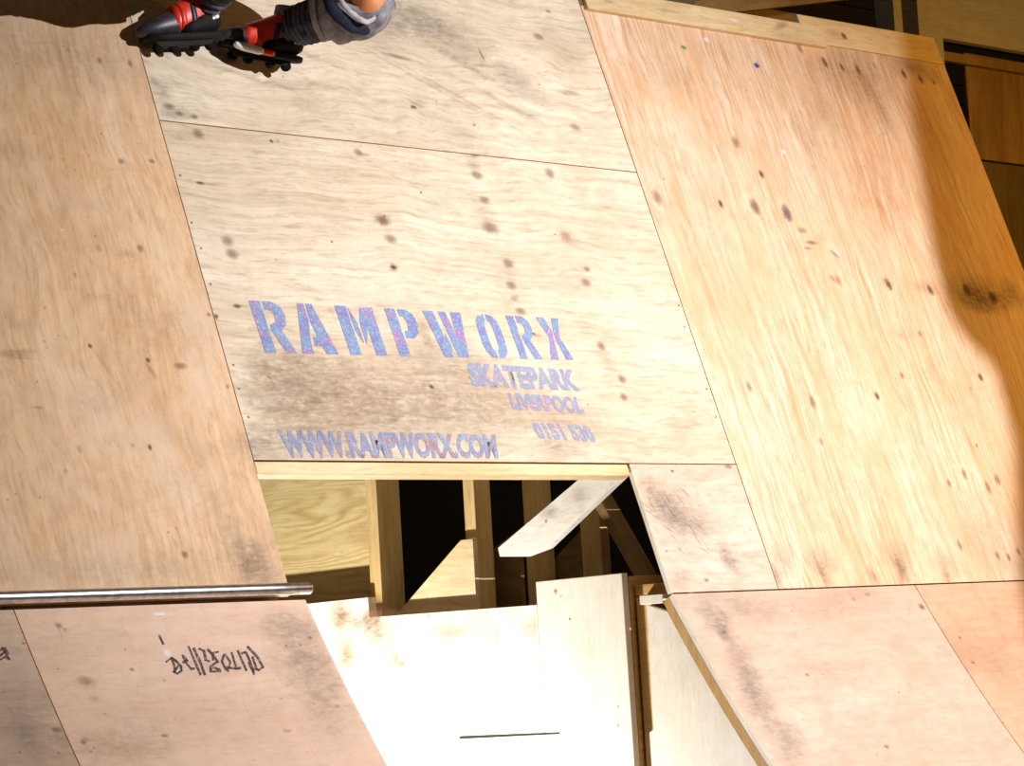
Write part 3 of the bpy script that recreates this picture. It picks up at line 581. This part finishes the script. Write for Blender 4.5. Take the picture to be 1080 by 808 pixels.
# ------------------------------------------------------------------ behind the wall top
def bx(name, x0, x1, y0, y1, z0, z1, mat, label=None, cat=None, bevel=.004):
    bm = bmesh.new(); box(bm, x0, x1, y0, y1, z0, z1)
    o = finish(bm, name, M[mat], origin=((x0+x1)/2, (y0+y1)/2, z0), bevel=bevel)
    return tag(o, label, cat) if label else o
YB = 1.5
def bk(px, py, Y=YB): return back(px, py, Y)
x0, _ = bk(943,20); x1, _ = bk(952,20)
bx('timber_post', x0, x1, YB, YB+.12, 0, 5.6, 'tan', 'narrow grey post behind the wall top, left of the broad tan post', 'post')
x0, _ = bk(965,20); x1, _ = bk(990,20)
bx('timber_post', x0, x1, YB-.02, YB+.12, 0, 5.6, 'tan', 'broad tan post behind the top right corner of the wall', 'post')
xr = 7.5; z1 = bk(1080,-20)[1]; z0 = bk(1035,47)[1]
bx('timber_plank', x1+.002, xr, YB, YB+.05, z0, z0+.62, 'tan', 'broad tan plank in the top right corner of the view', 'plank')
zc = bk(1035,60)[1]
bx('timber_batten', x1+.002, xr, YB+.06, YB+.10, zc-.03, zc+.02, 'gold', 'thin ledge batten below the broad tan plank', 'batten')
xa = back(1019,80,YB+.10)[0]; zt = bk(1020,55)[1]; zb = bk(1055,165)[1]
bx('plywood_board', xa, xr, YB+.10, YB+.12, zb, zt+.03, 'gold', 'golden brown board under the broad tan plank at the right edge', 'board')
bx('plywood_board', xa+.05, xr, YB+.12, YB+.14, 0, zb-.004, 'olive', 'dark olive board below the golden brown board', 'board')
# horizontal timbers seen over the wall top
A = bk(700,-14); B = bk(905,2)
bm = bmesh.new(); b0 = Vector((bk(765,12)[0], YB-.2, bk(765,12)[1])); b1 = Vector((bk(905,-6)[0], YB-.12, bk(905,-6)[1])); beam(bm, b0-(b1-b0)*.5, b1+(b1-b0)*.5, .05, .07)
tag(finish(bm, 'timber_beam', M['dark'], origin=(2.6, YB, 4.7)), 'dark sloping timber behind the top edge of the wall', 'beam')
zz = bk(900,22)[1]
bx('timber_beam', 1.2, bk(925,20)[0]-.002, YB+.02, YB+.08, zz-.16, zz-.005, 'dark', 'dark horizontal timber behind the long pale batten', 'beam')

# ------------------------------------------------------------------ the room
CF = concrete('concrete_floor', (.16,.15,.14))
def cladding(name, col):
    m, nt, b, out = new_mat(name); tc = node(nt, 'ShaderNodeTexCoord'); br = node(nt, 'ShaderNodeTexBrick')
    br.inputs['Scale'].default_value = 1; br.inputs['Brick Width'].default_value = 3.2; br.inputs['Row Height'].default_value = .16; br.inputs['Mortar Size'].default_value = .006
    br.inputs['Color1'].default_value = (*col, 1); br.inputs['Color2'].default_value = (*[c*.75 for c in col], 1); br.inputs['Mortar'].default_value = (.01,.008,.006,1)
    mp = node(nt, 'ShaderNodeMapping'); mp.inputs['Rotation'].default_value = (PI/2, 0, 0); lk(nt, tc.outputs['Object'], mp.inputs[0]); lk(nt, mp.outputs[0], br.inputs[0])
    lk(nt, br.outputs[0], b.inputs['Base Color']); b.inputs['Roughness'].default_value = .9; return m
CW = cladding('board_cladding', (.20,.15,.10))
plane_box('floor', -14, 12, -14, 8, -.1, 0, CF)
plane_box('wall_back', -14, 12, 6.0, 6.15, 0, 9, CW)
plane_box('wall_right', 11.85, 12, -14, 6, 0, 9, CW)

# ------------------------------------------------------------------ the skater
m_red = plain('red_boot_plastic', srgb(222,56,34), .38, 0, .2, 25)
m_black = plain('black_boot_plastic', srgb(52,52,58), .42, 0, .3, 30)
m_olive = plain('dark_sole_plastic', srgb(26,24,21), .7, 0, .3, 30, spec=.2)
m_white = plain('white_plastic', srgb(238,238,240), .4, 0, .04, 20)
m_grey = plain('grey_liner', srgb(120,128,132), .7, 0, .15, 60)
m_wheel = plain('grey_urethane', srgb(20,19,17), .9, 0, .2, 30, spec=.1)
def cloth(name, c1, c2, stripe=60):
    m, nt, b, out = new_mat(name); tc = node(nt, 'ShaderNodeTexCoord')
    n = nz(nt, tc.outputs['Object'], 26, 5, .7, .4); c = mixc(nt, rampn(nt, n, [(.32, 0), (.66, 1)]), c1, c2)
    f = nz(nt, mapping(nt, tc.outputs['UV'], (300, 60, 1)), 1, 3, .6); c = mixc(nt, mth(nt, 'MULTIPLY', f, .35), c, tuple(x*.5 for x in c1))
    lk(nt, c, b.inputs['Base Color']); b.inputs['Roughness'].default_value = .9; b.inputs['Specular IOR Level'].default_value = .1
    bp = node(nt, 'ShaderNodeBump'); bp.inputs['Strength'].default_value = .4; bp.inputs['Distance'].default_value = .004; lk(nt, n, bp.inputs['Height']); lk(nt, bp.outputs[0], b.inputs['Normal'])
    return m
m_denim = cloth('washed_denim', srgb(104,104,112), srgb(168,166,170)); m_dark = cloth('dark_blue_sock', srgb(44,46,60), srgb(120,126,144)); m_navy = cloth('navy_patch_cloth', srgb(30,32,48), srgb(52,54,72))
m_hem = cloth('frayed_white_hem', srgb(160,156,160), srgb(214,208,208)); m_shirt = cloth('dark_tee', srgb(40,40,44), srgb(66,66,70))
m_skin = plain('warm_skin', srgb(214,138,88), .55, 0, .08, 18); m_hair = plain('brown_hair', srgb(60,40,26), .7, 0, .3, 60)

def wp(px, py, off): return wall_pt(px, py, off)
ankle1 = wp(216, 5, .14); ankle2 = wp(301, 31, .14)
knee1 = wp(285, -62, .50); knee2 = wp(380, 8, .44)
hip1 = wp(345, -84, .88); hip2 = wp(385, -72, .76)
pelvis = (hip1+hip2)/2 + Uv*.05
chest = wp(296, -100, .92); neck = wp(246, -122, .94); head = wp(212, -128, .93)
sh1 = wp(268, -92, 1.06); sh2 = wp(272, -118, .76)
el1 = wp(268, -42, 1.0); wr1 = wp(214, -44, .84)
el2 = wp(300, -72, .62); wr2 = wp(250, -64, .55)
person = thing('person', (knee2.x, knee2.y, 0), 'inline skater in red and black skates and faded jeans high on the plywood wall', 'person')
def P_(bm, name, mat, parent=person, **k): return finish(bm, name, mat, parent, **k)
# body: skinned skeleton
V = []; E = []; RD = []
def jv(p, r, par=None):
    V.append(p); RD.append(r); i = len(V)-1
    if par is not None: E.append((par, i))
    return i
pv = jv(pelvis, .12)
for hp, kn, an, toe in ((hip1, knee1, ankle1, wp(160, 33, .08)), (hip2, knee2, ankle2, wp(250, 50, .08))):
    h = jv(hp, .085, pv); k1 = jv(hp.lerp(kn, .5), .075, h); k = jv(kn, .056, k1); c = jv(kn.lerp(an, .35), .054, k); a = jv(an, .036, c)
    jv(an.lerp(toe, .35)-WN*.02, .026, a)
sp1 = jv(pelvis.lerp(chest, .5), .125, pv); ch = jv(chest, .15, sp1); nk = jv(neck, .058, ch); h0 = jv(neck.lerp(head, .55), .075, nk); h1 = jv(head, .098, h0); jv(head+(head-neck).normalized()*.08, .075, h1)
for sh, el, wr, fwd in ((sh1, el1, wr1, -Rv), (sh2, el2, wr2, -Rv)):
    s = jv(sh, .062, ch); e = jv(el, .044, s); f = jv(el.lerp(wr, .3), .042, e); w = jv(wr, .027, f)
    hd = (wr-el).normalized(); sd = hd.cross(Uv).normalized(); palm = jv(wr+hd*.05, .034, w)
    for kf in range(4):
        b0 = wr+hd*.085+sd*(.024*(kf-1.5)); ln = (.06,.07,.065,.05)[kf]
        q = jv(b0, .010, palm); q = jv(b0+hd*ln*.5-Uv*.008, .009, q); jv(b0+hd*ln*.95-Uv*.028, .007, q)
    q = jv(wr+hd*.03+sd*.045, .011, palm); jv(wr+hd*.065+sd*.07, .009, q)
me = bpy.data.meshes.new('body'); me.from_pydata([p-person.location for p in V], E, []); body = bpy.data.objects.new('body', me); COL.objects.link(body); body.parent = person
sk = body.modifiers.new('skin', 'SKIN'); sk.use_smooth_shade = True
for i, d in enumerate(me.skin_vertices[0].data): d.radius = (RD[i], RD[i]); d.use_root = (i == 0)
ss = body.modifiers.new('sub', 'SUBSURF'); ss.levels = 2; ss.render_levels = 2; me.materials.append(m_skin)
# face and hair (above the picture)
hx = (head-neck).normalized(); face = (-Rv*.7 - Uv*.5 + WN*.0).normalized()
bm = bmesh.new(); bmesh.ops.create_uvsphere(bm, u_segments=24, v_segments=16, radius=.118); bmesh.ops.delete(bm, geom=[v for v in bm.verts if v.co.dot(face) > .035], context='VERTS'); bmesh.ops.translate(bm, vec=head+hx*.03, verts=bm.verts)
P_(bm, 'hair', m_hair, smooth=True)
# jeans: seat and thighs, then the wide left leg with its ripped opening
for tagname, hp, kn, r in (('a', hip1, knee1, (.125,.11,.095)), ):
    bm = bmesh.new(); tube(bm, catmull([hp+(pelvis-hp)*.3, hp.lerp(kn, .5), kn+(kn-hp)*.04], 10), r, 26, .006, 60); P_(bm, 'jeans_leg', m_denim, smooth=True)
bm = bmesh.new(); tube(bm, catmull([knee1+(hip1-knee1)*.1, knee1.lerp(ankle1, .35), knee1.lerp(ankle1, .62)], 10), (.095,.088,.08), 26, .006, 55, seed=3); P_(bm, 'jeans_leg', m_denim, smooth=True)
bm = bmesh.new(); tube(bm, catmull([knee1.lerp(ankle1, .5), knee1.lerp(ankle1, .8), ankle1+Uv*.0], 14), (.062,.058,.05), 30, .006, 190, seed=1); P_(bm, 'sock', m_dark, smooth=True)
bm = bmesh.new(); tube(bm, catmull([pelvis+Uv*.06-Rv*.04, pelvis, (hip1+hip2)/2-Uv*.06+Rv*.03], 8), (.16,.17,.13), 26, .005, 40); P_(bm, 'jeans_seat', m_denim, smooth=True)
bm = bmesh.new(); tube(bm, catmull([pelvis.lerp(chest,.15), pelvis.lerp(chest,.6), chest+(-Rv*.05+Uv*.04), chest.lerp(neck, .75)], 8), (.155,.165,.18,.08), 26, .006, 30); P_(bm, 'shirt', m_shirt, smooth=True)
for sh, el in ((sh1, el1), (sh2, el2)):
    bm = bmesh.new(); tube(bm, catmull([chest.lerp(sh, .6), sh, sh.lerp(el, .7)], 8), (.09,.085,.075), 20, .005, 50); P_(bm, 'sleeve', m_shirt, smooth=True)
# visible leg: ribbed dark sock from the skate, then baggy jeans up to the knee
kn_r = wp(352, 16, .36)
bm = bmesh.new(); tube(bm, catmull([wp(302,30,.15), wp(316, 26, .20), wp(342, 19, .30)], 22), (.050,.070,.078), 40, .0075, 260, seed=2); P_(bm, 'sock', m_dark, smooth=True)
bm = bmesh.new(); tube(bm, catmull([wp(334, 17, .29), wp(347, 14, .33), wp(364, 11, .39), wp(386, 4, .44), wp(396, -8, .47)], 14), (.088,.104,.118,.112,.085), 40, .006, 75, seed=5, cap=False); jl = P_(bm, 'jeans_leg', m_denim, smooth=True)
so = jl.modifiers.new('t', 'SOLIDIFY'); so.thickness = .004
# dark patch band and the ripped knee with its white frayed edge
bm = bmesh.new()
band = catmull([wp(340,-12,.46), wp(350, 8, .475), wp(366, 24, .465), wp(385, 32, .44), wp(398, 27, .42)], 10)
tube(bm, band, (.012,.022,.024,.020,.010), 14, .002, 60, oval=.5); P_(bm, 'patch', m_navy, smooth=True)
bm = bmesh.new()
rim = catmull([wp(352,-14,.50), wp(362, 4, .51), wp(375, 17, .505), wp(388, 23, .50), wp(401, 12, .49), wp(412,-6,.48)], 10)
tube(bm, rim, (.008,.009,.010,.009,.008), 14, .001, 160, oval=.7); P_(bm, 'frayed_hem', m_hem, smooth=True)
bm = bmesh.new(); tube(bm, catmull([wp(372, 8, .44), wp(384, 3, .47), wp(392,-14,.50), hip2], 12), (.045,.078,.082,.095), 30, .001, 20); kn_o = P_(bm, 'knee', m_skin, smooth=True, label='bare orange-lit knee in the ripped jeans')

# skates, modelled along +x (toe), +z (up), then set on the foot
def skate(toe, heel, up_hint, block):
    A = (toe-heel).normalized(); s = up_hint.cross(A).normalized(); up = A.cross(s).normalized()
    Mx = Matrix((( A.x, s.x, up.x, 0), (A.y, s.y, up.y, 0), (A.z, s.z, up.z, 0), (0,0,0,1))); Mx.translation = heel
    Ln = (toe-heel).length; k = Ln/.33*(1.1 if block else 1.0)
    root = bpy.data.objects.new('inline_skate', None); COL.objects.link(root); root.parent = person; root.location = heel-person.location; root.empty_display_size = .05
    base = Mx @ Matrix.Scale(k, 4)
    def put(bm, name, mat, smooth=True, label=None, bevel=0):
        bmesh.ops.transform(bm, matrix=base, verts=bm.verts); bmesh.ops.translate(bm, vec=-heel, verts=bm.verts)
        me = bpy.data.meshes.new(name); bmesh.ops.recalc_face_normals(bm, faces=bm.faces); bm.to_mesh(me); bm.free(); me.materials.append(mat)
        if smooth: me.polygons.foreach_set('use_smooth', [True]*len(me.polygons))
        o = bpy.data.objects.new(name, me); COL.objects.link(o); o.parent = root
        if label: o['label'] = label
        if bevel: b = o.modifiers.new('b', 'BEVEL'); b.width = bevel; b.segments = 2
        return o
    def loft(secs, seg=28, p=2.4):   # (x, zc, half width, half height)
        bm = bmesh.new(); rings = []
        for x, zc, w, h in secs:
            rings.append([bm.verts.new((x, w*math.copysign(abs(math.cos(2*PI*j/seg))**(2/p), math.cos(2*PI*j/seg)), zc+h*math.copysign(abs(math.sin(2*PI*j/seg))**(2/p), math.sin(2*PI*j/seg)))) for j in range(seg)])
        for a, b in zip(rings, rings[1:]):
            for j in range(seg): bm.faces.new([a[j], a[(j+1)%seg], b[(j+1)%seg], b[j]])
        bm.faces.new(rings[0][::-1]); bm.faces.new(rings[-1]); return bm
    # z=0 is the footbed
    put(loft(([(.19,.040,.050,.044),(.215,.033,.052,.042)] if block else [(.10,.058,.047,.060),(.13,.048,.050,.054),(.19,.036,.052,.045)])+[(.222,.031,.051,.040),(.25,.026,.050,.036),(.30,.018,.040,.026),(.325,.014,.022,.014),(.332,.012,.006,.005)]), 'toe_shell', m_black)
    put(loft([(.030,.082,.044,.066),(.05,.085,.048,.078),(.08,.078,.052,.078),(.12,.062,.054,.066),(.165,.048,.054,.056),(.185,.044,.052,.050)]+([(.205,.038,.053,.046),(.226,.033,.051,.040)] if block else [])), 'upper', m_red, label='bright red boot upper')
    put(loft([(-.028,.050,.010,.016),(-.020,.048,.030,.036),(.0,.046,.043,.050),(.05,.036,.052,.046),(.10,.022,.056,.036),(.15,.008,.056,.022)]), 'heel_shell', m_olive)
    put(loft([(-.022,-.018,.034,.012),(.0,-.018,.046,.014),(.10,-.018,.050,.014),(.22,-.016,.052,.013),(.30,-.012,.040,.010)], p=4), 'sole_plate', m_olive)
    bm = bmesh.new(); bmesh.ops.create_cube(bm, size=1); bmesh.ops.scale(bm, vec=(.26,.034,.026), verts=bm.verts)
    for v in bm.verts:
        if v.co.z < 0: v.co.x *= .82
    bmesh.ops.translate(bm, vec=(.14, 0, -.038), verts=bm.verts); put(bm, 'frame', m_olive, False, bevel=.003)
    for wx in (.03, .095, .185, .25):
        bm = bmesh.new(); R_ = .020
        ring = []
        for yy, rr in ((-.012,.010),(-.012,.016),(-.006,R_),(.006,R_),(.012,.016),(.012,.010)):
            ring.append([bm.verts.new((wx+rr*math.cos(2*PI*j/24), yy, -.050+rr*math.sin(2*PI*j/24))) for j in range(24)])
        for a, b in zip(ring, ring[1:]):
            for j in range(24): bm.faces.new([a[j], a[(j+1)%24], b[(j+1)%24], b[j]])
        bm.faces.new(ring[0]); bm.faces.new(ring[-1]); put(bm, 'wheel', m_wheel)
    # near-side white slider and its red tip, on the side towards the viewer
    yv = -1 if s.dot(Fv) > 0 else 1
    if block:
     bm = loft([(.150,-.020,.013,.010),(.165,-.020,.017,.015),(.230,-.017,.017,.016),(.262,-.014,.014,.013),(.270,-.013,.008,.006)], 16)
     bmesh.ops.translate(bm, vec=(0, yv*.058, 0), verts=bm.verts); put(bm, 'slider', m_white, label='white plastic slide block')
     bm = loft([(.105,-.020,.010,.009),(.12,-.020,.014,.012),(.150,-.020,.014,.012)], 16)
     bmesh.ops.translate(bm, vec=(0, yv*.058, 0), verts=bm.verts); put(bm, 'slider', m_red, label='red plastic tip of the slide block')
    # cuff and straps
    bm = loft([(0,0,.046,.058),(.02,0,.050,.060),(.05,0,.050,.058)], 28); bmesh.ops.rotate(bm, matrix=Matrix.Rotation(-PI/2, 3, 'Y'), verts=bm.verts); bmesh.ops.translate(bm, vec=(.045, 0, .125), verts=bm.verts); put(bm, 'cuff', m_grey, label='grey padded cuff')
    for xs, zs, hh, ww in ((.105,.062,.071,.056),(.150,.052,.062,.0565)):
        put(loft([(xs-.011,zs+.001,ww,hh),(xs+.011,zs-.003,ww,hh-.004)]), 'strap', m_black if xs < .12 else m_red)
    for kx, kz, rr in ((.008,.046,.009),(.020,.054,.006),(.022,.040,.006)):
        bm = bmesh.new(); bmesh.ops.create_uvsphere(bm, u_segments=12, v_segments=8, radius=rr); bmesh.ops.scale(bm, vec=(1.2,.35,1), verts=bm.verts)
        bmesh.ops.translate(bm, vec=(kx, yv*.0475, kz), verts=bm.verts); put(bm, 'badge', m_white)
    return root
skate(wp(144,38,.05), wp(226,33,.10), Uv*.9+Rv*.2-WN*.25, 0)
skate(wp(234,42,.05), wp(311,58,.11), Uv*.75+Rv*.35-WN*.15, 1)

# ------------------------------------------------------------------ light
def spot(name, loc, aim, power, ang, blend, col, radius=.06):
    l = bpy.data.lights.new(name, 'SPOT'); l.energy = power; l.spot_size = math.radians(ang); l.spot_blend = blend; l.color = col; l.shadow_soft_size = radius
    o = bpy.data.objects.new(name, l); COL.objects.link(o); o.location = loc; o.rotation_euler = (Vector(aim)-Vector(loc)).to_track_quat('-Z', 'Y').to_euler(); return o
def area(name, loc, aim, power, size, col):
    l = bpy.data.lights.new(name, 'AREA'); l.energy = power; l.size = size; l.color = col
    o = bpy.data.objects.new(name, l); COL.objects.link(o); o.location = loc; o.rotation_euler = (Vector(aim)-Vector(loc)).to_track_quat('-Z', 'Y').to_euler(); return o
KP = Vector((.9, -5.8, 4.8))
spot('flash_key', KP, W(.2, .05), 3150, 74, 1.0, (1.0,.975,1.0), .014)
pl = bpy.data.lights.new('flash_inside', 'POINT'); pl.energy = 390; pl.color = (1.0,.97,.92); pl.shadow_soft_size = .04
po = bpy.data.objects.new('flash_inside', pl); COL.objects.link(po); po.location = (-1.05, 1.66, .45)
area('sodium_lamp', (4.9, -1.5, 4.0), (2.7, .3, 3.0), 84, .4, (1.0,.47,.07))
wd = bpy.data.worlds.new('hall'); SC.world = wd; wd.use_nodes = True
wd.node_tree.nodes['Background'].inputs[0].default_value = (1.0, .66, .34, 1); wd.node_tree.nodes['Background'].inputs[1].default_value = .06

# added stand for the flash, outside the picture; its flag is cut to shade the far right
stand = thing('added_light_stand', (KP.x+.12, KP.y-.14, 0), 'added black light stand with flash head and made-up shading flag, outside the picture', 'light stand')
aim = (W(.2, .05)-KP).normalized()
bm = bmesh.new(); q = Vector((KP.x+.12, KP.y-.14, 0)); tube(bm, [q, q+Vector((0,0,2.6)), q+Vector((0,0,KP.z-.1))], (.02,.016,.012), 12); P_pole = finish(bm, 'pole', m_black, stand, smooth=True)
for k in range(3):
    bm = bmesh.new(); d_ = Vector((math.cos(k*2.1), math.sin(k*2.1), 0)); tube(bm, [q+Vector((0,0,.7)), q+d_*.3+Vector((0,0,.35)), q+d_*.6+Vector((0,0,.012))], (.011,.011), 10); finish(bm, 'leg', m_black, stand, smooth=True)
bm = bmesh.new(); beam(bm, KP-aim*.24, KP-aim*.03, .08, .13); finish(bm, 'flash_head', m_black, stand, bevel=.01)
fl = [(925,-140),(950,20),(962,120),(985,270),(1000,328),(1022,360),(1050,386),(1068,460),(1074,560),(1080,700),(1090,900)]  # flag outline shaped to cast the shadow edge on the right sheet
FD = 1.0
def fp(px, py):
    u, v = wall_uv(px, py); d_ = W(u, v)-KP; return KP+d_*(FD/d_.dot(aim))
Lp = [fp(*c) for c in fl]; rt = aim.cross(Vector((0,0,1))).normalized()
Rp = [Lp[-1]+rt*.55, Lp[0]+rt*.55]
bm = bmesh.new(); poly = Lp+Rp; A_ = [bm.verts.new(p) for p in poly]; B_ = [bm.verts.new(p+aim*.004) for p in poly]
bm.faces.new(A_); bm.faces.new(B_[::-1])
for i in range(len(poly)): j = (i+1) % len(poly); bm.faces.new([A_[i], B_[i], B_[j], A_[j]])
finish(bm, 'flag', m_black, stand, recalc=True)
bm = bmesh.new(); beam(bm, q+Vector((0,0,KP.z-.2)), Lp[-1]+rt*.3, .015, .015); finish(bm, 'arm', m_black, stand)

# ------------------------------------------------------------------ camera
cd = bpy.data.cameras.new('camera'); cam = bpy.data.objects.new('camera', cd); COL.objects.link(cam)
cd.sensor_fit = 'HORIZONTAL'; cd.sensor_width = 36; cd.lens = FOC/1080*36; cd.clip_end = 200
Rm = Matrix((Rv, Uv, -Fv)).transposed().to_4x4(); Rm.translation = CAM; cam.matrix_world = Rm
SC.camera = cam
SC.cycles.transparent_max_bounces = 48
SC.view_settings.view_transform = 'Standard'; SC.view_settings.look = 'None'; SC.view_settings.gamma = 1; SC.view_settings.use_curve_mapping = False; SC.view_settings.exposure = 0
